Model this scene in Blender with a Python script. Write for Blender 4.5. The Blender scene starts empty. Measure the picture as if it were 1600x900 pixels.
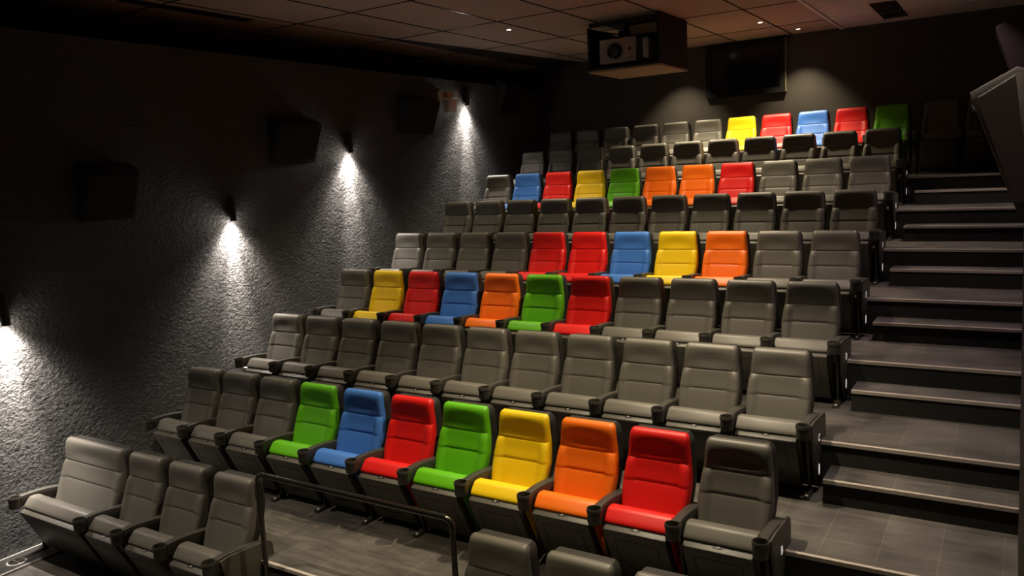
import bpy, bmesh, math, random
from mathutils import Vector, Matrix
PI = math.pi
C = bpy.context.scene.collection
SC = bpy.context.scene

# ---------------------------------------------------------------- camera
cam_d = bpy.data.cameras.new('camera')
cam_d.sensor_width = 36.0
cam_d.lens = 1246.4 / 1600 * 36.0
cam_d.clip_start = 0.02
cam_d.clip_end = 60
cam = bpy.data.objects.new('camera', cam_d); C.objects.link(cam)
RT = ((0.8462, 0.5303, -0.0519), (-0.0319, 0.1475, 0.9885), (-0.5319, 0.8348, -0.1417))
M = Matrix(((RT[0][0], RT[1][0], -RT[2][0]), (RT[0][1], RT[1][1], -RT[2][1]), (RT[0][2], RT[1][2], -RT[2][2])))
cam.matrix_world = Matrix.Translation((7.2424, -4.0767, 3.3061)) @ M.to_4x4()
SC.camera = cam

# ---------------------------------------------------------------- world and exposure
w = bpy.data.worlds.new('world'); SC.world = w; w.use_nodes = True
w.node_tree.nodes['Background'].inputs[0].default_value = (1.0, 0.9, 0.8, 1)
w.node_tree.nodes['Background'].inputs[1].default_value = 0.0
SC.view_settings.view_transform = 'Standard'
SC.view_settings.look = 'None'
SC.view_settings.exposure = 0.12
SC.view_settings.gamma = 1.0
SC.view_settings.use_curve_mapping = False
SC.cycles.use_denoising = True
SC.cycles.max_bounces = 8
SC.cycles.sample_clamp_indirect = 4.0

# ---------------------------------------------------------------- measures
D, H = 1.194, 0.3734            # depth and rise of one row
DY = [0, -.028, -.005, .013, -.022, .025, .035, .049, -.068]
PITCH = 0.57
ZC = 5.37                       # ceiling
XW, XR, YB = -0.75, 7.32, 10.2  # side walls, back wall
F0 = -0.06                      # lowest floor
NOSE = 1.3625                   # platform edge ahead of the head line of its row
XA = 6.085                      # aisle steps start here

# ceiling downlights: x, y, power, colour
WARM = (1.0, 0.835, 0.57); PINK = (1.0, 0.76, 0.77); NEUT = (1.0, 0.87, 0.72)
DOWN = [
    (4.18, 9.69, 150, WARM, 88), (2.10, 9.60, 150, WARM, 88),
    (3.88, 8.55, 480, WARM, 106), (2.50, 8.57, 360, WARM, 76),
    (0.95, 6.08, 250, WARM, 78), (3.88, 6.14, 330, WARM, 96), (6.60, 6.14, 190, PINK, 92),
    (0.95, 3.10, 290, WARM, 72), (3.88, 3.78, 520, WARM, 84), (6.60, 3.78, 330, PINK, 80),
    (0.95, 1.20, 200, WARM, 54), (2.60, 1.10, 260, WARM, 48), (4.55, 1.32, 800, WARM, 76), (6.60, 1.32, 560, NEUT, 78),
    (1.00, -1.3, 560, NEUT, 68), (4.10, -1.3, 340, WARM, 66), (6.60, -1.3, 290, WARM, 64),
    (6.85, 7.00, 200, NEUT, 58),
]
WALL_LAMPS = [(-0.42, 2.15), (2.25, 2.92), (4.35, 3.71), (7.27, 4.48)]
WALL_W = 150.0

# ---------------------------------------------------------------- materials
def mat(name, col, rough=0.5, metal=0.0, spec=0.5):
    m = bpy.data.materials.new(name); m.use_nodes = True
    b = m.node_tree.nodes['Principled BSDF']
    b.inputs['Base Color'].default_value = (*col, 1)
    b.inputs['Roughness'].default_value = rough
    b.inputs['Metallic'].default_value = metal
    b.inputs['Specular IOR Level'].default_value = spec
    return m

def nodes(m):
    return m.node_tree.nodes, m.node_tree.links, m.node_tree.nodes['Principled BSDF']

def add_noise(m, scale, strength, dist=0.01, colvar=0.0, detail=4, stretch=None):
    n, l, b = nodes(m)
    tc = n.new('ShaderNodeTexCoord'); mp = n.new('ShaderNodeMapping')
    l.new(tc.outputs['Object'], mp.inputs[0])
    if stretch: mp.inputs['Scale'].default_value = stretch
    t = n.new('ShaderNodeTexNoise'); t.inputs['Scale'].default_value = scale; t.inputs['Detail'].default_value = detail
    l.new(mp.outputs[0], t.inputs['Vector'])
    if strength:
        bp = n.new('ShaderNodeBump'); bp.inputs['Strength'].default_value = strength; bp.inputs['Distance'].default_value = dist
        l.new(t.outputs[0], bp.inputs['Height']); l.new(bp.outputs[0], b.inputs['Normal'])
    if colvar:
        col = b.inputs['Base Color'].default_value[:]
        mx = n.new('ShaderNodeMix'); mx.data_type = 'RGBA'
        mx.inputs['A'].default_value = (*[c * (1 - colvar) for c in col[:3]], 1)
        mx.inputs['B'].default_value = (*[min(1, c * (1 + colvar)) for c in col[:3]], 1)
        l.new(t.outputs[0], mx.inputs['Factor']); l.new(mx.outputs['Result'], b.inputs['Base Color'])
    return m

def vinyl(name, col, rough=0.46):
    return add_noise(mat(name, col, rough), 260, 0.12, 0.002)

V = {
    'charcoal': vinyl('charcoal vinyl', (0.106, 0.098, 0.082)),
    'red': vinyl('red vinyl', (0.66, 0.008, 0.006)),
    'green': vinyl('green vinyl', (0.105, 0.42, 0.004)),
    'blue': vinyl('blue vinyl', (0.045, 0.17, 0.55)),
    'yellow': vinyl('yellow vinyl', (0.82, 0.56, 0.003)),
    'orange': vinyl('orange vinyl', (0.86, 0.16, 0.003)),
}
m_plastic = add_noise(mat('black plastic', (0.040, 0.037, 0.031), 0.42), 180, 0.1, 0.002)
m_shell = add_noise(mat('matt black plastic', (0.018, 0.017, 0.015), 0.5), 180, 0.1, 0.002)
m_pan = add_noise(mat('dark grey plastic', (0.058, 0.053, 0.043), 0.5), 180, 0.1, 0.002)
m_groove = mat('groove', (0.010, 0.009, 0.008), 0.6)
m_steel = mat('painted steel', (0.035, 0.032, 0.028), 0.38, 0.4)
m_white = mat('white print', (0.8, 0.8, 0.78), 0.5)
m_black = mat('black paint', (0.012, 0.011, 0.010), 0.5)
m_cloth = mat('speaker cloth', (0.004, 0.004, 0.004), 0.9)
m_tube = mat('dark metal tube', (0.10, 0.09, 0.08), 0.22, 0.9)
m_grid = mat('ceiling rail', (0.10, 0.095, 0.09), 0.22, 0.8)
m_rim = mat('pale edge trim', (0.35, 0.33, 0.32), 0.35, 0.3)
m_glass = mat('dark screen glass', (0.006, 0.008, 0.011), 0.12)
m_proj = mat('grey plastic shell', (0.42, 0.37, 0.35), 0.45)
m_ply = mat('painted wood board', (0.34, 0.27, 0.17), 0.6)
m_offw = mat('off white plastic', (0.8, 0.76, 0.72), 0.4)
m_amber = mat('amber lens', (0.6, 0.32, 0.1), 0.3)
m_brown = mat('brown speaker shell', (0.075, 0.062, 0.057), 0.5)
m_badge = mat('backlit white badge', (0.8, 0.8, 0.8), 0.4)
m_badge.node_tree.nodes['Principled BSDF'].inputs['Emission Color'].default_value = (1, .95, .92, 1)
m_badge.node_tree.nodes['Principled BSDF'].inputs['Emission Strength'].default_value = 0.55
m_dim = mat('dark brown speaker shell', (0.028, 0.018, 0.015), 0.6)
m_trimw = mat('white ceiling trim', (0.85, 0.80, 0.80), 0.4)
m_emit = bpy.data.materials.new('lamp glow'); m_emit.use_nodes = True
_b = m_emit.node_tree.nodes['Principled BSDF']
_b.inputs['Emission Color'].default_value = (1, 0.86, 0.68, 1); _b.inputs['Emission Strength'].default_value = 12

# rough sprayed wall
m_wall = mat('rough sprayed plaster', (0.060, 0.058, 0.058), 0.68)
n, l, b = nodes(m_wall)
tc = n.new('ShaderNodeTexCoord')
mp = n.new('ShaderNodeMapping'); mp.inputs['Scale'].default_value = (1, 0.9, 1.1); mp.inputs['Rotation'].default_value = (0.5, 0, 0)
l.new(tc.outputs['Object'], mp.inputs[0])
n1 = n.new('ShaderNodeTexNoise'); n1.inputs['Scale'].default_value = 27; n1.inputs['Detail'].default_value = 5; n1.inputs['Roughness'].default_value = 0.6; n1.inputs['Distortion'].default_value = 0.6
n2 = n.new('ShaderNodeTexNoise'); n2.inputs['Scale'].default_value = 5; n2.inputs['Detail'].default_value = 2
for t in (n1, n2): l.new(mp.outputs[0], t.inputs['Vector'])
ma = n.new('ShaderNodeMath'); ma.operation = 'MULTIPLY_ADD'; ma.inputs[1].default_value = 0.6
l.new(n2.outputs[0], ma.inputs[0]); l.new(n1.outputs[0], ma.inputs[2])
bp = n.new('ShaderNodeBump'); bp.inputs['Strength'].default_value = 1.0; bp.inputs['Distance'].default_value = 0.055
l.new(ma.outputs[0], bp.inputs['Height']); l.new(bp.outputs[0], b.inputs['Normal'])

m_wall_back = add_noise(mat('dark brown fabric wall', (0.075, 0.066, 0.054), 0.85), 120, 0.5, 0.006, 0.15)
m_wall_right = add_noise(mat('dark maroon wall', (0.030, 0.016, 0.014), 0.8), 60, 0.4, 0.006)
m_ceil = add_noise(mat('dark ceiling tile', (0.44, 0.34, 0.285), 0.8), 160, 0.25, 0.002, 0.08)
m_ceil2 = add_noise(mat('smooth grey ceiling board', (0.62, 0.55, 0.53), 0.8), 160, 0.1, 0.002)
m_riser = add_noise(mat('black riser carpet', (0.014, 0.0125, 0.0115), 0.9), 200, 0.5, 0.004, 0.2)

def floor_mat(name, base, vary, bw, rh, mortar):
    m = mat(name, base, 0.5)
    n, l, b = nodes(m)
    tc = n.new('ShaderNodeTexCoord')
    mp = n.new('ShaderNodeMapping'); l.new(tc.outputs['Object'], mp.inputs[0])
    br = n.new('ShaderNodeTexBrick'); br.inputs['Scale'].default_value = 1
    br.inputs['Brick Width'].default_value = bw; br.inputs['Row Height'].default_value = rh
    br.inputs['Mortar Size'].default_value = 0.0025; br.inputs['Mortar Smooth'].default_value = 0.3
    br.offset = 0.0
    br.inputs['Color1'].default_value = (*base, 1); br.inputs['Color2'].default_value = (*[c * vary for c in base], 1)
    br.inputs['Mortar'].default_value = (*mortar, 1)
    l.new(mp.outputs[0], br.inputs['Vector'])
    ns = n.new('ShaderNodeTexNoise'); ns.inputs['Scale'].default_value = 9; ns.inputs['Detail'].default_value = 8; ns.inputs['Roughness'].default_value = 0.7
    mp2 = n.new('ShaderNodeMapping'); mp2.inputs['Scale'].default_value = (0.35, 2.2, 1)
    l.new(tc.outputs['Object'], mp2.inputs[0]); l.new(mp2.outputs[0], ns.inputs['Vector'])
    nb = n.new('ShaderNodeTexNoise'); nb.inputs['Scale'].default_value = 2.2; nb.inputs['Detail'].default_value = 5
    l.new(tc.outputs['Object'], nb.inputs['Vector'])
    a = n.new('ShaderNodeMath'); a.operation = 'ADD'; l.new(ns.outputs[0], a.inputs[0]); l.new(nb.outputs[0], a.inputs[1])
    r = n.new('ShaderNodeMapRange'); r.inputs['From Min'].default_value = 0.6; r.inputs['From Max'].default_value = 1.4
    r.inputs['To Min'].default_value = 0.25; r.inputs['To Max'].default_value = 1.75
    l.new(a.outputs[0], r.inputs['Value'])
    mx = n.new('ShaderNodeMix'); mx.data_type = 'RGBA'; mx.blend_type = 'MULTIPLY'; mx.inputs['Factor'].default_value = 1
    l.new(br.outputs['Color'], mx.inputs['A']); l.new(r.outputs[0], mx.inputs['B'])
    l.new(mx.outputs['Result'], b.inputs['Base Color'])
    l.new(a.outputs[0], b.inputs['Roughness'])
    rr = n.new('ShaderNodeMapRange'); rr.inputs['From Min'].default_value = 0.6; rr.inputs['From Max'].default_value = 1.4
    rr.inputs['To Min'].default_value = 0.38; rr.inputs['To Max'].default_value = 0.62
    l.new(a.outputs[0], rr.inputs['Value']); l.new(rr.outputs[0], b.inputs['Roughness'])
    bp = n.new('ShaderNodeBump'); bp.inputs['Strength'].default_value = 0.15; bp.inputs['Distance'].default_value = 0.003
    l.new(ns.outputs[0], bp.inputs['Height']); l.new(bp.outputs[0], b.inputs['Normal'])
    return m
m_floor = floor_mat('grey wood look tile', (0.086, 0.078, 0.069), 0.80, 0.345, 0.66, (0.14, 0.12, 0.095))
m_nose = add_noise(mat('step edge strip', (0.40, 0.35, 0.30), 0.45), 40, 0.2, 0.002, 0.2)

# ---------------------------------------------------------------- mesh helpers
def new_bm(): return bmesh.new()

def add_box(bm, x0, x1, y0, y1, z0, z1, bev=0.0, mi=0):
    g = bmesh.ops.create_cube(bm, size=1.0)
    vs = g['verts']
    bmesh.ops.scale(bm, vec=(x1 - x0, y1 - y0, z1 - z0), verts=vs)
    bmesh.ops.translate(bm, vec=((x0 + x1) / 2, (y0 + y1) / 2, (z0 + z1) / 2), verts=vs)
    fs = list({f for v in vs for f in v.link_faces})
    for f in fs: f.material_index = mi
    if bev > 0:
        es = list({e for v in vs for e in v.link_edges})
        r = bmesh.ops.bevel(bm, geom=es, offset=bev, segments=2, affect='EDGES', profile=0.5)
        for f in r['faces']: f.material_index = mi
    return vs

def add_prism(bm, prof, x0, x1, bev=0.0, seg=2, mi=0, axis='x'):
    """profile (a, b) swept along an axis: x -> (y,z); y -> (x,z)"""
    if axis == 'x': A = [bm.verts.new((x0, p[0], p[1])) for p in prof]; B = [bm.verts.new((x1, p[0], p[1])) for p in prof]
    else: A = [bm.verts.new((p[0], x0, p[1])) for p in prof]; B = [bm.verts.new((p[0], x1, p[1])) for p in prof]
    fs = [bm.faces.new(A), bm.faces.new(B[::-1])]
    k = len(prof)
    for i in range(k):
        fs.append(bm.faces.new((A[i], B[i], B[(i + 1) % k], A[(i + 1) % k])))
    bmesh.ops.recalc_face_normals(bm, faces=fs)
    for f in fs: f.material_index = mi
    if bev > 0:
        es = list(fs[0].edges) + list(fs[1].edges)
        r = bmesh.ops.bevel(bm, geom=es, offset=bev, segments=seg, affect='EDGES', profile=0.5)
        for f in r['faces']: f.material_index = mi

def add_loft(bm, rings, cap=True, mi=0):
    R = [[bm.verts.new(p) for p in ring] for ring in rings]
    fs = []
    for a, b_ in zip(R, R[1:]):
        k = len(a)
        for i in range(k):
            fs.append(bm.faces.new((a[i], a[(i + 1) % k], b_[(i + 1) % k], b_[i])))
    if cap:
        fs.append(bm.faces.new(R[0][::-1])); fs.append(bm.faces.new(R[-1]))
    for f in fs: f.material_index = mi
    bmesh.ops.recalc_face_normals(bm, faces=fs)

def circle(c, r, z, n=20, ax='z'):
    if ax == 'z': return [(c[0] + r * math.cos(2 * PI * i / n), c[1] + r * math.sin(2 * PI * i / n), z) for i in range(n)]
    if ax == 'y': return [(c[0] + r * math.cos(2 * PI * i / n), z, c[1] + r * math.sin(2 * PI * i / n)) for i in range(n)]
    return [(z, c[0] + r * math.cos(2 * PI * i / n), c[1] + r * math.sin(2 * PI * i / n)) for i in range(n)]

def add_tube(bm, pts, r, n=10, mi=0):
    pts = [Vector(p) for p in pts]; rings = []
    for i, p in enumerate(pts):
        d = (pts[min(i + 1, len(pts) - 1)] - pts[max(i - 1, 0)]).normalized()
        up = Vector((0, 0, 1)) if abs(d.z) < 0.95 else Vector((0, 1, 0))
        a = d.cross(up).normalized(); b_ = a.cross(d).normalized()
        if rings and i > 0:
            a = (pa - d * pa.dot(d)).normalized(); b_ = a.cross(d).normalized()
        pa = a
        rings.append([tuple(p + r * (math.cos(2 * PI * k / n) * a + math.sin(2 * PI * k / n) * b_)) for k in range(n)])
    add_loft(bm, rings, True, mi)

def mesh_of(bm, name, mats, smooth=None):
    me = bpy.data.meshes.new(name)
    bm.normal_update()
    bm.to_mesh(me); bm.free()
    for m in (mats if isinstance(mats, (list, tuple)) else [mats]): me.materials.append(m)
    if smooth:
        me.shade_smooth() if hasattr(me, 'shade_smooth') else None
        me.set_sharp_from_angle(angle=math.radians(smooth))
    return me

def link(name, me, parent=None, loc=(0, 0, 0)):
    o = bpy.data.objects.new(name, me); C.objects.link(o)
    o.location = loc
    if parent: o.parent = parent
    return o

def obj(name, bm, mats, parent=None, smooth=None, loc=(0, 0, 0)):
    return link(name, mesh_of(bm, name, mats, smooth), parent, loc)

def tag(o, label, cat, group=None):
    o['label'] = label; o['category'] = cat
    if group: o['group'] = group
    return o

def thing(name, label, cat, loc, rotz=0, group=None):
    o = bpy.data.objects.new(name, None); C.objects.link(o); o.location = loc; o.rotation_euler = (0, 0, rotz)
    o.empty_display_size = 0.1
    return tag(o, label, cat, group)

def struct(name, bm, mats, parent=None, smooth=None):
    o = obj(name, bm, mats, parent, smooth)
    if not parent: o['kind'] = 'structure'
    return o

# ---------------------------------------------------------------- room shell
for name, mt_, box in [
    ('wall_left', m_wall, (-3.6, XW, -9.2, YB, -1.0, 4.89)),
    ('wall_left_upper', m_black, (-3.7, -3.5, -9.2, YB, 4.89, ZC + .1)),
    ('wall_right', m_wall_right, (XR, XR + .2, -9.2, YB + .2, -1, ZC + .1)),
    ('wall_back', m_wall_back, (-3.7, XR + .2, YB, YB + .2, -1, ZC + .1)),
    ('wall_front', m_black, (-3.7, XR + .2, -9.4, -9.2, -1, ZC + .1)),
]:
    bm = new_bm(); add_box(bm, *box); struct(name, bm, mt_)

bm = new_bm(); add_box(bm, -3.7, XR + .2, -9.4, YB + .2, ZC, ZC + .15)
ceil = struct('ceiling', bm, m_ceil)
bm = new_bm()
gx = [-2.56, -1.63, -.70, .24, 1.17, 2.11, 3.04, 3.98]
gy = [-5.72, -3.86, -2.0, -.14, 1.72, 3.58, 5.44, 7.30, 9.14]
for x in gx: add_box(bm, x - .012, x + .012, -9.2, YB, ZC - .006, ZC + .01)
for y in gy: add_box(bm, -3.5, 4.74, y - .012, y + .012, ZC - .005, ZC + .01)
struct('ceiling_grid', bm, m_grid, ceil)
bm = new_bm(); add_box(bm, 4.74, 4.78, -9.2, YB, ZC - .03, ZC + .01)
struct('ceiling_edge_trim', bm, m_trimw, ceil)
bm = new_bm(); add_box(bm, 4.78, XR, -9.2, YB, ZC - .012, ZC + .005)
struct('ceiling_side_panel', bm, m_ceil2, ceil)
bm = new_bm(); add_box(bm, 4.78, XR, 9.12, 9.15, ZC - .02, ZC)
struct('ceiling_side_rail', bm, m_trimw, ceil)
# dark wedge modelled for a shadow on the ceiling, deepening towards the back wall
bm = new_bm()
A = [(-.70, 4.6, ZC - .004), (.02, YB, ZC - .004), (-.70, YB, ZC - .004), (-.70, 4.6, ZC - .006), (.02, YB, ZC - .012), (-.70, YB, ZC - .05)]
vv = [bm.verts.new(p) for p in A]
for f in ((0, 1, 2), (5, 4, 3), (0, 3, 4, 1), (1, 4, 5, 2), (2, 5, 3, 0)): bm.faces.new([vv[i] for i in f])
bmesh.ops.recalc_face_normals(bm, faces=bm.faces[:])
struct('ceiling_shadow_wedge', bm, m_riser, ceil)

# floor: the lowest level, the raked platforms and the aisle steps
bm = new_bm(); add_box(bm, -3.6, XR + .2, -9.4, YB + .2, F0 - .3, F0, mi=0)
struct('floor', bm, m_floor)

def platform(name, x0, x1, y0, y1, z0, z1, k):
    """tiled tread with dark carpeted riser and a paler strip on the nosing"""
    bm = new_bm(); add_box(bm, x0, x1, y0 + .012, y1, z0, z1 - .012, mi=1)
    o = struct(name, bm, [m_floor, m_riser])
    bm = new_bm(); add_box(bm, x0, x1, y0 + .03, y1, z1 - .012, z1, mi=0)
    struct('tread', bm, m_floor, o)
    bm = new_bm(); add_box(bm, x0, x1, y0, y0 + .03, z1 - .03, z1 + .002, 0.004)
    struct('nosing', bm, m_nose, o)
    return o
k = 1
for r in range(1, 9):
    y0 = r * D - NOSE
    y1 = YB if r == 8 else (r + 1) * D - NOSE
    platform('floor_platform', XW, XR, y0, y1, F0, r * H, k)
for r in range(0, 8):
    y1 = (r + 1) * D - NOSE
    zb = r * H if r else F0
    platform('floor_step', XA, XR, y1 - .325, y1 + .01, zb, zb + ((r + 1) * H - zb) / 2, k)

# ---------------------------------------------------------------- cinema seat
ZL = [.41, .43, .46, .50, .56, .62, .665, .683, .690, .697, .715, .75, .79, .825, .838, .845, .852, .866, .90, .94, .98, 1.01, 1.027, 1.040, 1.048, 1.053]
def interp(tab, z):
    if z <= tab[0][0]: return tab[0][1]
    for (a, va), (b_, vb) in zip(tab, tab[1:]):
        if z <= b_:
            t = (z - a) / (b_ - a); t = t * t * (3 - 2 * t) * .5 + t * .5
            return va + (vb - va) * t
    return tab[-1][1]
HW = [(.41, .234), (.50, .243), (.60, .251), (.68, .254), (.76, .248), (.845, .238), (.93, .230), (1.00, .224), (1.03, .219), (1.045, .211), (1.053, .198)]
FY = [(.41, -.238), (.50, -.208), (.60, -.170), (.69, -.134), (.78, -.104), (.845, -.088), (.90, -.086), (.95, -.086), (1.0, -.080), (1.03, -.070), (1.045, -.058), (1.053, -.040)]
TH = [(.41, .075), (.60, .085), (.85, .075), (1.0, .070), (1.03, .062), (1.045, .050), (1.053, .025)]
def sstep(a, b_, x):
    t = max(0, min(1, (x - a) / (b_ - a))); return t * t * (3 - 2 * t)

def back_ring(z, wide, NF=25):
    hw = interp(HW, z) + wide; f = interp(FY, z); th = interp(TH, z)
    rad = min(.034, th * .45)
    pts = []
    for i in range(NF):
        x = -hw + rad + (2 * (hw - rad)) * i / (NF - 1)
        inset = abs(x) - (.165 + wide)
        y = f
        low = 1 - sstep(.80, .86, z)
        y -= .020 * low * sstep(-.012, .035, inset)          # side bolsters
        y += .015 * math.cos(min(1, abs(x) / (hw * .88)) * PI / 2) ** .8 * sstep(.85, .91, z) * (1 - sstep(.93, 1.03, z))   # hollow headrest
        g = math.exp(-((inset) / .007) ** 2) * .0012 * low     # stitched line of the bolster
        s1 = math.exp(-((z - .845) / .005) ** 2) * .004
        s2 = math.exp(-((z - .690) / .005) ** 2) * .0045 * (1 if inset < 0.005 else .45)
        y += g + s1 + s2
        pts.append((x, y, z))
    y_r = pts[-1][1] + rad
    for a in (0.25, .5, .75, 1): pts.append((hw - rad + rad * math.sin(a * PI / 2), y_r - rad * math.cos(a * PI / 2), z))
    yb = f + th
    for a in (0, .33, .67, 1): pts.append((hw - rad * .6 + rad * .6 * math.cos(a * PI / 2), yb - rad * .6 + rad * .6 * math.sin(a * PI / 2), z))
    for a in (1, .67, .33, 0): pts.append((-hw + rad * .6 - rad * .6 * math.cos(a * PI / 2), yb - rad * .6 + rad * .6 * math.sin(a * PI / 2), z))
    for a in (1, .75, .5, .25): pts.append((-hw + rad - rad * math.sin(a * PI / 2), y_r - rad * math.cos(a * PI / 2), z))
    return pts

def backrest_bm(wide):
    bm = new_bm(); add_loft(bm, [back_ring(z, wide) for z in ZL]); return bm

def shell_bm(wide):
    rings = []
    for z in [.40, .42, .50, .60, .70, .80, .86, .95, 1.0, 1.025, 1.038, 1.042]:
        zz = max(z, .41)
        hw = interp(HW, zz) + wide + .004; f = interp(FY, zz) + interp(TH, min(zz, 1.0)) - .020
        if z > 1.0: hw -= (z - 1.0) * .5
        d = (.075 + .025 * sstep(.55, .85, z)) if z <= 1.025 else .080
        r = .018
        ring = []
        for (cx, cy, a0) in ((hw - r, f + r, -PI / 2), (hw - r, f + d - r, 0), (-hw + r, f + d - r, PI / 2), (-hw + r, f + r, PI)):
            for a in range(4): ring.append((cx + r * math.cos(a0 + a * PI / 6), cy + r * math.sin(a0 + a * PI / 6), z))
        rings.append(ring)
    bm = new_bm(); add_loft(bm, rings); return bm

CUSH = [(-.490, .493), (-.501, .497), (-.505, .505), (-.503, .515), (-.488, .535), (-.455, .574), (-.443, .584), (-.428, .589), (-.400, .590), (-.362, .584), (-.345, .574), (-.330, .550),
        (-.270, .40), (-.237, .26), (-.222, .17), (-.222, .125), (-.240, .098), (-.268, .095), (-.290, .11)]
PAN = [(-.490, .496), (-.530, .482), (-.545, .472), (-.548, .456), (-.358, .062), (-.345, .048), (-.315, .045), (-.285, .058), (-.268, .085), (-.290, .108)]
ARM = [(-.045, .548), (-.055, .590), (-.080, .606), (-.20, .610), (-.33, .604), (-.43, .596), (-.475, .594), (-.478, .500), (-.40, .490), (-.26, .494), (-.13, .505), (-.06, .525)]

def cushion_bm(wide):
    bm = new_bm(); add_prism(bm, CUSH, -.238 - wide, .238 + wide, .012, 3); return bm
def pan_bm(wide):
    bm = new_bm(); add_prism(bm, PAN, -.229 - wide, .229 + wide, .006, 2)
    # inverted U shaped groove, two screws and the smile shaped slot on the underside
    dy, dz = (-.358 + .548), (.062 - .456); L = math.hypot(dy, dz); dy /= L; dz /= L
    def strip(x0, x1, s0, s1, e1=.0012, mi=1):
        ny, nz = dz, -dy   # outwards
        P = []
        for s in (s0, s1):
            for e in (-.002, e1):
                P.append((-.548 + dy * s + ny * e, .456 + dz * s + nz * e))
        prof = [P[0], P[1], P[3], P[2]]
        add_prism(bm, prof, x0, x1, 0, 2, mi)
    W = .16 + wide
    strip(-W, W, .060, .066)
    strip(-W, -W + .006, .066, .30); strip(W - .006, W, .066, .30)
    for sx in (-1, 1): strip(sx * (.195 + wide) - .005, sx * (.195 + wide) + .005, .030, .040)
    for i in range(-6, 7):
        s = .350 - .0012 * i * i * .5
        strip(i * .016 - .008, i * .016 + .008, s, s + .008, .006, 0)
    return bm
def arm_bm(x):
    bm = new_bm(); rings = []
    for y, hw, zt, zb in ((-.040, .026, .545, .500), (-.048, .034, .560, .490), (-.075, .039, .573, .482), (-.14, .040, .582, .480), (-.26, .038, .602, .492), (-.38, .035, .612, .502), (-.45, .033, .612, .505), (-.508, .034, .610, .512)):
        r = min(.011, (zt - zb) * .3)
        q = [(hw - r, zt), (hw - r * .3, zt - r * .3), (hw, zt - r), (hw * .86, zb + r), (hw * .8, zb)]
        rings.append([(x + a, y, b_) for a, b_ in q] + [(x - a, y, b_) for a, b_ in q[::-1]])
    add_loft(bm, rings); return bm
def cup_bm(x):
    bm = new_bm(); c = (x, -.552); dz = .012; R = .053
    add_loft(bm, [circle(c, r, z + dz, 24) for r, z in ((.036, .492), (R - .005, .494), (R - .002, .502), (R - .002, .572), (R + .002, .576), (R + .002, .598), (R - .001, .603), (R - .005, .602), (R - .007, .594), (R - .010, .512), (.005, .510))])
    return bm
def leg_bm(x):
    bm = new_bm()
    add_prism(bm, [(-.450, .515), (-.405, .515), (-.318, .10), (-.318, .012), (-.362, .012), (-.362, .10)], x - .010, x + .014, .004, 1)
    add_prism(bm, [(-.30, .50), (-.20, .51), (-.19, .20), (-.22, .10), (-.30, .10), (-.25, .25)], x - .009, x + .009, .002, 1)
    add_prism(bm, [(-.318, .0), (-.318, .05), (-.34, .05), (-.40, .022), (-.47, .016), (-.475, 0)], x - .026, x + .026, .004, 1)
    return bm
def foot_bolt_bm(x):
    bm = new_bm(); add_loft(bm, [circle((x, -.44), .011, z, 8) for z in (.012, .026)]); return bm
def beam_bm(wide, side=1):
    bm = new_bm(); add_tube(bm, [(-.225 - wide, -.245, .13), (.27 + wide, -.245, .13)], .018, 8); return bm
PANEL = [(-.49, .590), (-.40, .600), (-.20, .585), (-.02, .565), (.015, .53), (.02, .40), (-.01, .26), (-.08, .12), (-.15, .055), (-.22, .035), (-.28, .06), (-.34, .16), (-.42, .36)]
def panel_bm(x):
    bm = new_bm(); add_prism(bm, PANEL, x - .004, x + .016, .007, 2); return bm

def text_mesh(s, size, mt_):
    cu = bpy.data.curves.new('t', 'FONT'); cu.body = s; cu.size = size; cu.extrude = 0.0006
    cu.align_x = 'CENTER'; cu.align_y = 'CENTER'; cu.resolution_u = 2
    o = bpy.data.objects.new('t', cu); C.objects.link(o)
    bpy.context.view_layer.update()
    me = bpy.data.meshes.new_from_object(o.evaluated_get(bpy.context.evaluated_depsgraph_get()))
    bpy.data.objects.remove(o); me.materials.clear(); me.materials.append(mt_)
    return me

plates = {}
def plate_mesh(i):
    if i in plates: return plates[i]
    bm = new_bm()
    ring = [(.036 * math.cos(2 * PI * k / 20), .0145 * math.sin(2 * PI * k / 20)) for k in range(20)]
    add_loft(bm, [[(x, y, z) for x, y in ring] for z in (-.002, .0015)])
    tm = text_mesh(str(i + 1), .027, m_white)
    nb = len(bm.faces); bm2 = bmesh.new(); bm2.from_mesh(tm)
    bmesh.ops.translate(bm2, vec=(0, 0, .002), verts=bm2.verts)
    t2 = bpy.data.meshes.new('x'); bm2.to_mesh(t2); bm2.free()
    bm.from_mesh(t2)
    bm.faces.ensure_lookup_table()
    for f in bm.faces[nb:]: f.material_index = 1
    plates[i] = mesh_of(bm, 'number_plate', [m_black, m_white]); return plates[i]

lib = {}
def M_(key, bmf, mats, smooth=40):
    if key not in lib: lib[key] = mesh_of(bmf(), key[0], mats, smooth)
    return lib[key]

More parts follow.
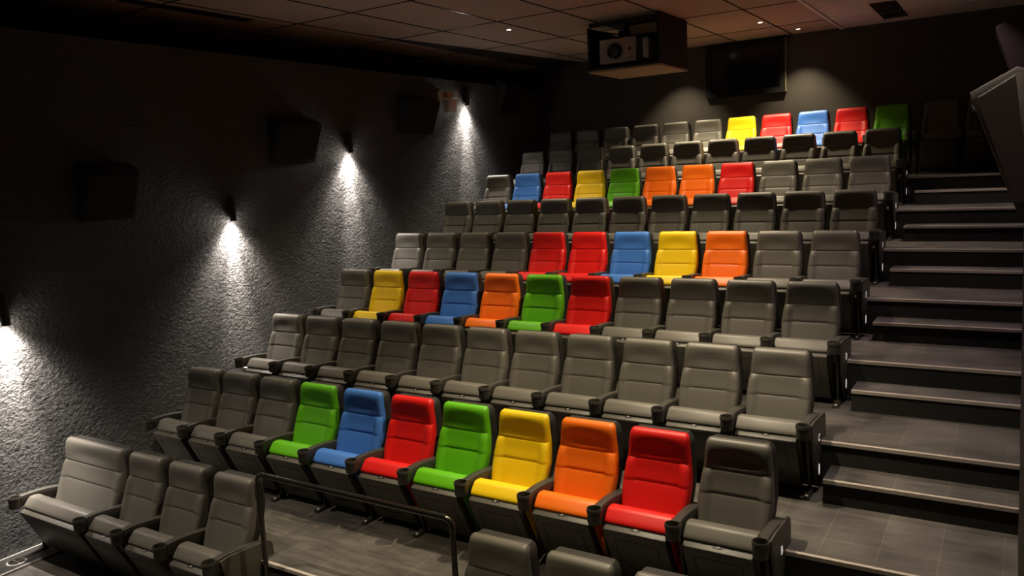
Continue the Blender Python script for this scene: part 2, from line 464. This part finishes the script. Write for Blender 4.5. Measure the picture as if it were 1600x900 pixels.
def make_seat(loc, colour, wide, label, group, number=None, left_arm=False, end=None, letter=None, right_arm=True):
    t = thing('cinema_seat', label, 'cinema seat', loc, 0, group)
    ws = round(wide, 3); X = .285 + wide
    wb = max(0, wide - .03)
    link('backrest', M_(('backrest', ws, colour), lambda: backrest_bm(wb), V[colour], 50), t)
    link('back_shell', M_(('back_shell', ws), lambda: shell_bm(wb), m_shell), t)
    link('seat_cushion', M_(('seat_cushion', ws, colour), lambda: cushion_bm(wide), V[colour]), t)
    pan = link('seat_pan', M_(('seat_pan', ws), lambda: pan_bm(wide), [m_pan, m_groove]), t)
    if number is not None:
        p = link('number_plate', plate_mesh(number), pan, (0, -.5105, .4905)); p.rotation_euler = (math.radians(18), 0, 0)
    link('beam', M_(('beam', ws), lambda: beam_bm(wide), m_steel), t)
    sides = ([1] if right_arm else []) + ([-1] if left_arm else [])
    for s in sides:
        a = link('armrest', M_(('armrest', ws, s), lambda: arm_bm(s * X), m_plastic), t)
        link('cup_holder', M_(('cup_holder', ws, s), lambda: cup_bm(s * X), m_plastic), a)
        g = link('leg', M_(('leg', ws, s), lambda: leg_bm(s * X), m_steel), t)
        link('bolt', M_(('bolt', ws, s), lambda: foot_bolt_bm(s * X), m_offw), g)
    if end:
        pn = link('side_panel', M_(('side_panel', ws), lambda: panel_bm(X + .034), m_pan), t)
        if letter:
            tm = link('row_letter', text_mesh(letter, .085, m_badge), pn, (X + .0505, -.235, .42))
            tm.rotation_euler = (PI / 2, 0, PI / 2)
            bm = new_bm()
            add_loft(bm, [[(xx, -.235 + .022 * math.cos(2 * PI * k / 20), .17 + .045 * math.sin(2 * PI * k / 20)) for k in range(20)] for xx in (X + .046, X + .0512)])
            obj('oval_badge', bm, m_badge, pn)
    return t

ORD = ['first', 'second', 'third', 'fourth', 'fifth', 'sixth', 'seventh', 'eighth', 'ninth', 'tenth', 'eleventh', 'twelfth', 'thirteenth']
K = dict(k='charcoal', r='red', g='green', b='blue', y='yellow', o='orange')
NAME = dict(charcoal='charcoal', red='bright red', green='lime green', blue='sky blue', yellow='bright yellow', orange='bright orange')
ROWS = {1: 'kkkgbrgyork', 2: 'kkkkkkkkkkk', 3: 'kyrbogrkkkk', 4: 'kkkkrrbyokk', 5: 'kkkkkkkkkkk', 6: 'kbrygoorkkk', 7: 'kkkkkkkkkkk', 8: 'kkkkkkyrbrgkk'}
ROWN = ['front', 'second', 'third', 'fourth', 'fifth', 'sixth', 'seventh', 'eighth', 'rearmost']
LETTERS = ' BCDEFGHI'
# front row: double-width seat by the wall, three more, a gap with a rail, three more
front = [(-.072, .262), (.745, 0), (1.325, 0), (1.925, 0), (4.50, 0), (5.08, 0), (5.66, 0)]
fl = ['extra wide grey seat at the wall end of the front row',
      'charcoal seat next to the extra wide seat in the front row',
      'middle charcoal seat between the wide seat and the rail in the front row',
      'charcoal seat beside the left post of the metal guard rail',
      'charcoal seat right of the guard rail, only its headrest and back showing',
      'cut-off charcoal headrest at the bottom edge, in front of the orange seat',
      'cut-off charcoal headrest at the bottom edge, in front of the red seat']
for i, (x, wd) in enumerate(front):
    make_seat((x, -.05, F0 + .0), 'charcoal', wd, fl[i], 'front row seats', number=None if wd else i, left_arm=i in (0, 4), end=i in (3, 6))
for r, s in ROWS.items():
    for i, ch in enumerate(s):
        c = K[ch]
        if r == 8 and i > 10: lab = ['unlit black seat just past the green one in the rearmost row', 'unlit black seat farthest past the green one, in the rearmost row'][i - 11]
        elif s.count(ch) == 1: lab = f'the only {NAME[c]} cinema seat in the {ROWN[r]} row' + ('' if r == 8 else ' from the front')
        else: lab = f'{NAME[c]} cinema seat, {ORD[i]} from the rough left wall in the {ROWN[r]} row'
        gap = 0.0 if i < 11 else .09
        make_seat((i * PITCH - .0118 * r + gap, r * D + DY[r], r * H), c, 0, lab, f'seats in the {ROWN[r]} row', number=i if r < 8 else None,
                  left_arm=(i == 0 or i == 11), end=(i == 10 and r < 8), letter=LETTERS[r] if i == 10 and r < 8 else None)

# ---------------------------------------------------------------- guard rail in the front row gap
RX0, RX1, RY, RZ = 2.40, 4.245, -.235, 1.14
t = thing('guard_rail', 'dark metal guard rail with rounded corners in the gap of the front row', 'railing', (0, 0, F0))
def arc(cx, cz, r, a0, a1, n=6): return [(cx + r * math.cos(a0 + (a1 - a0) * i / n), RY, cz + r * math.sin(a0 + (a1 - a0) * i / n)) for i in range(n + 1)]
bm = new_bm()
rr = .06; zt = RZ - F0
add_tube(bm, arc(RX0 + rr, zt - rr, rr, PI, PI / 2) + arc(RX1 - rr, zt - rr, rr, PI / 2, 0), .020, 12)
obj('top_rail', bm, m_tube, t, 50)
for x in (RX0, RX1):
    bm = new_bm(); add_tube(bm, [(x, RY, 0.01), (x, RY, zt - rr)], .020, 12); p = obj('post', bm, m_tube, t, 50)
    bm = new_bm(); add_loft(bm, [circle((x, RY), .045, z, 16) for z in (0, .010)]); obj('base_flange', bm, m_tube, p, 40)

# ---------------------------------------------------------------- floor duct at the foot of the left wall
t = thing('floor_duct', 'dark floor channel with pale metal edges and round grille by the left wall', 'floor duct', (0, 0, F0))
bm = new_bm(); add_box(bm, -.74, -.42, -3.0, -.30, 0.0, .012); obj('channel', bm, m_black, t)
for x in (-.74, -.42):
    bm = new_bm(); add_box(bm, x - .008, x + .012, -3.0, -.30, .0, .022, .003); obj('edge_strip', bm, m_rim, t)
bm = new_bm(); add_loft(bm, [circle((-.575, -.68), .085, z, 24) for z in (.010, .016)]); g = obj('grille', bm, m_rim, t, 30)
for sx in (-1, 1):
    for sy in (-1, 1):
        bm = new_bm()
        q = [(-.575 + sx * .010, -.68 + sy * .010), (-.575 + sx * .066, -.68 + sy * .010), (-.575 + sx * .060, -.68 + sy * .036), (-.575 + sx * .036, -.68 + sy * .060), (-.575 + sx * .010, -.68 + sy * .066)]
        add_loft(bm, [[(x, y, z) for x, y in q] for z in (.0155, .0175)]); obj('grille_opening', bm, m_groove, g)

# ---------------------------------------------------------------- wall lamps
wl = ['black cylinder wall lamp cut off at the far left, lowest of the four',
      'black cylinder wall lamp, second lowest, above the front seat rows',
      'black cylinder wall lamp, third up the left wall',
      'black cylinder wall lamp, highest, beside the small white emergency lamp']
for (y, z), lab in zip(WALL_LAMPS, wl):
    t = thing('wall_lamp', lab, 'wall lamp', (XW, y, z), 0, 'wall washers along the left wall')
    bm = new_bm(); cx = .060
    add_loft(bm, [circle((cx, 0), r_, zz, 24) for r_, zz in ((.030, .02), (.034, .001), (.038, 0), (.038, .30), (.034, .304), (.004, .304))], False)
    obj('lamp_shade', bm, m_black, t, 40)
    bm = new_bm(); add_loft(bm, [circle((cx, 0), .028, zz, 20) for zz in (.022, .026)]); obj('bulb', bm, m_emit, t)
    bm = new_bm(); add_box(bm, .0, .055, -.03, .03, .10, .20, .004); obj('wall_bracket', bm, m_black, t)
    for size, blend, p, rad in ((124, 1.0, WALL_W * .4, .018), (92, 1.0, WALL_W * 1.7, .018), (30, 1.0, WALL_W * 3.6, .018)):
        ld = bpy.data.lights.new('wall_lamp_light', 'SPOT'); ld.energy = p; ld.color = (1, .90, .80); ld.spot_size = math.radians(size)
        ld.spot_blend = blend; ld.shadow_soft_size = rad
        lo = bpy.data.objects.new('wall_lamp_light', ld); C.objects.link(lo); lo.parent = t; lo.location = (cx, 0, -.004)
        lo.rotation_euler = (0, math.radians(4 if size < 50 else 3), 0)
    ld = bpy.data.lights.new('wall_lamp_glow', 'POINT'); ld.energy = 3.5; ld.color = (1, .90, .80); ld.shadow_soft_size = .025
    lo = bpy.data.objects.new('wall_lamp_glow', ld); C.objects.link(lo); lo.parent = t; lo.location = (cx, 0, -.05)

# ---------------------------------------------------------------- ceiling downlights
for k, (x, y, p, col, ang) in enumerate(DOWN):
    ld = bpy.data.lights.new('downlight_beam', 'SPOT'); ld.energy = p; ld.color = col; ld.spot_size = math.radians(ang)
    ld.spot_blend = 0.75; ld.shadow_soft_size = .014
    names = {(4.18, 9.69): 'small recessed ceiling downlight nearest the back wall, above the blue seat', (3.88, 8.55): 'small recessed ceiling downlight above the dark wall screen',
             (.95, 6.08): 'lone small recessed ceiling downlight left of the projector box', (2.10, 9.60): 'recessed ceiling downlight behind the projector box', (2.50, 8.57): 'recessed ceiling downlight hidden right behind the hanging projector box'}
    t = thing('downlight', names.get((x, y), 'recessed ceiling downlight over the seat rows, out of sight above the visible ceiling'), 'ceiling light', (x, y, ZC), 0,
              None if (x, y) in names else 'downlights out of sight over the seat rows')
    bm = new_bm(); add_loft(bm, [circle((0, 0), r_, z, 20) for r_, z in ((.048, -.001), (.048, -.006), (.036, -.008), (.034, -.002))], False)
    obj('trim_ring', bm, m_rim, t, 40)
    bm = new_bm(); add_loft(bm, [circle((0, 0), .033, z, 20) for z in (-.004, -.002)]); obj('lens', bm, m_emit, t)
    lo = bpy.data.objects.new('downlight_beam', ld); C.objects.link(lo); lo.parent = t; lo.location = (0, 0, -.012)

# ---------------------------------------------------------------- loudspeakers on the walls
def speaker(loc, L, hgt, d, s, label, group, shell=m_cloth, yface=False):
    """wedge cabinet on a side wall: deep at the top, shallow at the bottom; s = +1 faces +x"""
    t = thing('wall_speaker', label, 'loudspeaker', loc, 0, group)
    bm = new_bm()
    prof = [(0, hgt * .95), (s * d * .30, hgt), (s * d, hgt * .85), (s * d * .97, hgt * .79), (s * d * .22, 0), (0, 0)]
    add_prism(bm, prof, 0, L, .012, 2, axis='y')
    obj('cabinet', bm, shell, t, 35)
    if yface:
        c0 = (s * d * .40, hgt * .52)
        bm = new_bm(); add_prism(bm, [(c0[0] + (p[0] - c0[0]) * .80, c0[1] + (p[1] - c0[1]) * .88) for p in prof[1:5]] + [(c0[0] + (prof[5][0] - c0[0]) * .9, .06)], -.004, .003, .002, 1, axis='y')
        obj('side_cover', bm, shell, t)
    bm = new_bm()
    a = Vector((s * d * .975, hgt * .77)); b_ = Vector((s * d * .24, .03)); nrm = Vector((s * .95, -.25)).normalized() * .006
    add_prism(bm, [tuple(a), tuple(a + nrm), tuple(b_ + nrm), tuple(b_)], .03, L - .03, .002, 1, axis='y')
    obj('grille', bm, m_cloth, t)
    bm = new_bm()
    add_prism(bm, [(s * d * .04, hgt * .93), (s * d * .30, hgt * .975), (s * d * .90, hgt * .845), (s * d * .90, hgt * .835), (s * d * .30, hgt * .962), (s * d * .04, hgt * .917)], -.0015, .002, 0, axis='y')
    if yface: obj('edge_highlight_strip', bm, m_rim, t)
    else: bm.free()
    return t
sl = ['black wall speaker nearest the front, above the extra wide seat', 'black wall speaker between the second and third wall lamps',
      'black wall speaker just before the white emergency lamp', 'black wall speaker beyond the highest wall lamp, near the back corner']
for (y, L, z), lab in zip([(.42, .58, 3.05), (2.95, .72, 3.59), (5.48, .80, 3.99), (8.26, .62, 4.40)], sl):
    speaker((XW, y, z), L, .58, .24, 1, lab, 'speakers along the left wall')
speaker((XR, 1.40, 2.93), .55, .83, .33, -1, 'large brown-grey wall speaker at the right edge, overlapping the stairs', 'speakers on the right wall', m_brown, True)
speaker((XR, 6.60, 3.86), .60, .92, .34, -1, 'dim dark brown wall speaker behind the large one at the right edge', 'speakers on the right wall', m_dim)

# ---------------------------------------------------------------- emergency lamp by the highest wall lamp
t = thing('emergency_lamp', 'small white emergency lamp with amber cap on the left wall beside the highest wall lamp', 'emergency lamp', (XW, 6.58, 4.42))
bm = new_bm(); add_box(bm, 0, .05, -.07, .07, .08, .27, .006); obj('wall_plate', bm, m_offw, t)
bm = new_bm(); add_tube(bm, [(.04, 0, .20), (.10, .08, .17)], .012, 8); obj('arm', bm, m_offw, t, 40)
bm = new_bm(); add_loft(bm, [[(.13 + .09 * sx * k_, .10 + .11 * sy * k_, z - .03) for sx, sy in ((-1, -.6), (-.6, -1), (.6, -1), (1, -.6), (1, .6), (.6, 1), (-.6, 1), (-1, .6))] for k_, z in ((.80, -.05), (.92, -.035), (1.0, .02), (1.0, .12), (.85, .155), (.6, .165))])
obj('lamp_head', bm, m_offw, t, 40)
bm = new_bm(); add_loft(bm, [circle((.11, .07), r_, z, 16) for r_, z in ((.055, .155), (.06, .17), (.06, .235), (.05, .25))]); obj('amber_cap', bm, m_amber, t, 40)
bm = new_bm(); add_loft(bm, [circle((.19, .16), r_, z, 16) for r_, z in ((.045, .155), (.05, .17), (.05, .245), (.04, .255))]); obj('side_lamp', bm, m_white, t, 40)

# ---------------------------------------------------------------- projector box hung from the ceiling
PX0, PX1, PY0, PY1, PZ0 = 2.04, 3.11, 6.40, 7.50, 4.655
t = thing('projector_cage', 'black open-fronted box hanging from the ceiling around the projector', 'projector box', (0, 0, 0))
bm = new_bm(); add_box(bm, PX0, PX1, PY0, PY1, PZ0, PZ0 + .025); obj('base_board', bm, m_ply, t)
bm = new_bm(); add_box(bm, PX1 - .03, PX1, PY0 + .002, PY1, PZ0 + .027, ZC - .008); obj('side_board', bm, m_cloth, t)
bm = new_bm(); add_box(bm, PX0, PX1 - .032, PY1 - .03, PY1, PZ0 + .027, ZC - .008); obj('back_board', bm, m_black, t)
bm = new_bm(); add_box(bm, PX0, PX0 + .03, PY0 + .002, PY1 - .032, PZ0 + .027, ZC - .10); obj('side_board', bm, m_black, t)
bm = new_bm(); add_box(bm, PX0 + .032, PX1 - .032, PY0 + .002, PY0 + .03, 5.27, 5.33); obj('front_bar', bm, m_black, t)
bm = new_bm(); add_box(bm, PX0 + .032, PX1 - .032, PY0 + .01, PY0 + .035, PZ0 + .027, PZ0 + .06); obj('front_bar', bm, m_black, t)
t = thing('projector', 'grey-brown projector with round black lens inside the hanging black box', 'projector', (0, 0, 0))
jx0, jx1, jy0, jy1, jz0, jz1 = 2.20, 2.93, 6.45, 7.20, 4.76, 5.09
bm = new_bm(); add_box(bm, jx0, jx1 - .18, jy0, jy1, jz0, jz1, .012); body = obj('body', bm, m_proj, t, 40)
bm = new_bm(); add_box(bm, jx1 - .179, jx1 - .10, jy0 + .03, jy1, jz0, jz1 - .01, .008); obj('side_vent', bm, m_black, t, 40)
bm = new_bm(); add_box(bm, jx1 - .099, jx1, jy0 + .02, jy1, jz0 + .02, jz1 - .03, .03); obj('side_cover', bm, m_proj, t, 40)
cx_, cz_ = 2.44, 4.915
bm = new_bm(); add_loft(bm, [circle((cx_, cz_), r_, y, 28, 'y') for r_, y in ((.125, jy0 + .01), (.125, jy0 - .012), (.110, jy0 - .016), (.105, jy0 - .004))], False); obj('lens_ring', bm, m_rim, t, 40)
bm = new_bm(); add_loft(bm, [circle((cx_, cz_), r_, y, 28, 'y') for r_, y in ((.104, jy0 - .002), (.10, jy0 - .035), (.085, jy0 - .04), (.070, jy0 - .02), (.004, jy0 - .02))]); ln = obj('lens', bm, m_glass, t, 40)
bm = new_bm(); add_loft(bm, [circle((2.66, 4.93), .022, y, 14, 'y') for y in (jy0 + .002, jy0 - .004)]); obj('button', bm, m_black, t)
bm = new_bm(); add_box(bm, 2.225, 2.285, jy0 - .003, jy0 + .002, 5.045, 5.062); obj('logo_plate', bm, m_white, t)
bm = new_bm(); add_box(bm, 2.66, 2.73, jy0 - .003, jy0 + .002, 4.80, 4.825); obj('logo_plate', bm, m_rim, t)
for fx in (jx0 + .06, jx1 - .12):
    bm = new_bm(); add_loft(bm, [circle((fx, jy0 + .09), .03, z, 14) for z in (PZ0 + .025, jz0 + .004)]); obj('foot', bm, m_steel, t, 40)
t = thing('ceiling_bracket', 'metal mounting bracket and rods above the projector', 'bracket', (0, 0, 0))
bm = new_bm(); add_tube(bm, [(2.46, 6.80, 5.10), (2.46, 6.80, ZC)], .03, 12); obj('drop_pole', bm, m_steel, t, 40)
bm = new_bm(); add_tube(bm, [(2.46, 6.80, 5.16), (2.14, 6.65, 5.24)], .012, 8); obj('rod', bm, m_tube, t, 40)
bm = new_bm(); add_box(bm, 2.60, 3.02, 6.62, 6.90, 5.13, 5.26, .004); obj('cross_plate', bm, m_ply, t)

# ---------------------------------------------------------------- dark screen on the back wall
t = thing('wall_screen', 'dark framed rectangular screen high on the back wall behind the projector box', 'screen', (0, 0, 0))
x0, x1, z0, z1, yf = 2.50, 3.87, 4.44, 5.34, YB
bm = new_bm()
for b4 in ((x0, x1, z0, z0 + .09), (x0, x1, z1 - .09, z1), (x0, x0 + .09, z0 + .09, z1 - .09), (x1 - .09, x1, z0 + .09, z1 - .09)):
    add_box(bm, b4[0], b4[1], yf - .07, yf, b4[2], b4[3])
obj('frame', bm, m_cloth, t)
bm = new_bm(); add_box(bm, x0 + .09, x1 - .09, yf - .035, yf - .005, z0 + .09, z1 - .09, .002); obj('glass', bm, m_glass, t)
def rrect(xa, xb, za, zb, r, y):
    o = []
    for cx, cz, a0 in ((xb - r, zb - r, 0), (xa + r, zb - r, PI / 2), (xa + r, za + r, PI), (xb - r, za + r, 1.5 * PI)):
        for a in range(5): o.append((cx + r * math.cos(a0 + a * PI / 8), y, cz + r * math.sin(a0 + a * PI / 8)))
    return o
pts = rrect(x0 + .14, x1 - .12, z0 + .14, z1 - .16, .06, yf - .038)
bm = new_bm(); add_tube(bm, pts + [pts[0]], .004, 6); obj('bezel_line', bm, m_steel, t)
bm = new_bm(); add_box(bm, x1 + .001, x1 + .008, yf - .072, yf, z0, z1); obj('edge_bead', bm, m_ply, t)

# ---------------------------------------------------------------- ceiling air slots and grille
for (x0, x1, y0, y1), lab in zip([(-1.02, -.86, 1.3, 3.0), (-1.72, -1.54, 5.46, 7.28), (-1.70, -1.56, 8.78, 10.02)],
        ['long dark air slot in the ceiling nearest the camera', 'middle dark air slot in the ceiling by the left wall', 'far dark air slot in the ceiling near the back corner']):
    t = thing('air_slot', lab, 'air vent', ((x0 + x1) / 2, (y0 + y1) / 2, ZC), 0, 'linear air slots in the ceiling')
    hw, hl = (x1 - x0) / 2, (y1 - y0) / 2
    bm = new_bm(); add_box(bm, -hw, hw, -hl, hl, -.006, -.001); obj('slot', bm, m_groove, t)
    for sx in (-1, 1):
        bm = new_bm(); add_box(bm, sx * hw - .006, sx * hw + .006, -hl, hl, -.010, -.0005); obj('frame', bm, m_black, t)
t = thing('ceiling_grille', 'dark slatted air grille in the ceiling above the green seat of the rearmost row', 'air vent', (5.60, 9.0, ZC - .012))
bm = new_bm(); add_box(bm, -.17, .17, -.75, .75, -.006, -.001); obj('backing', bm, m_groove, t)
for i in range(7):
    bm = new_bm(); add_box(bm, -.15 + i * .05 - .006, -.15 + i * .05 + .006, -.73, .73, -.018, -.006); obj('slat', bm, m_black, t)
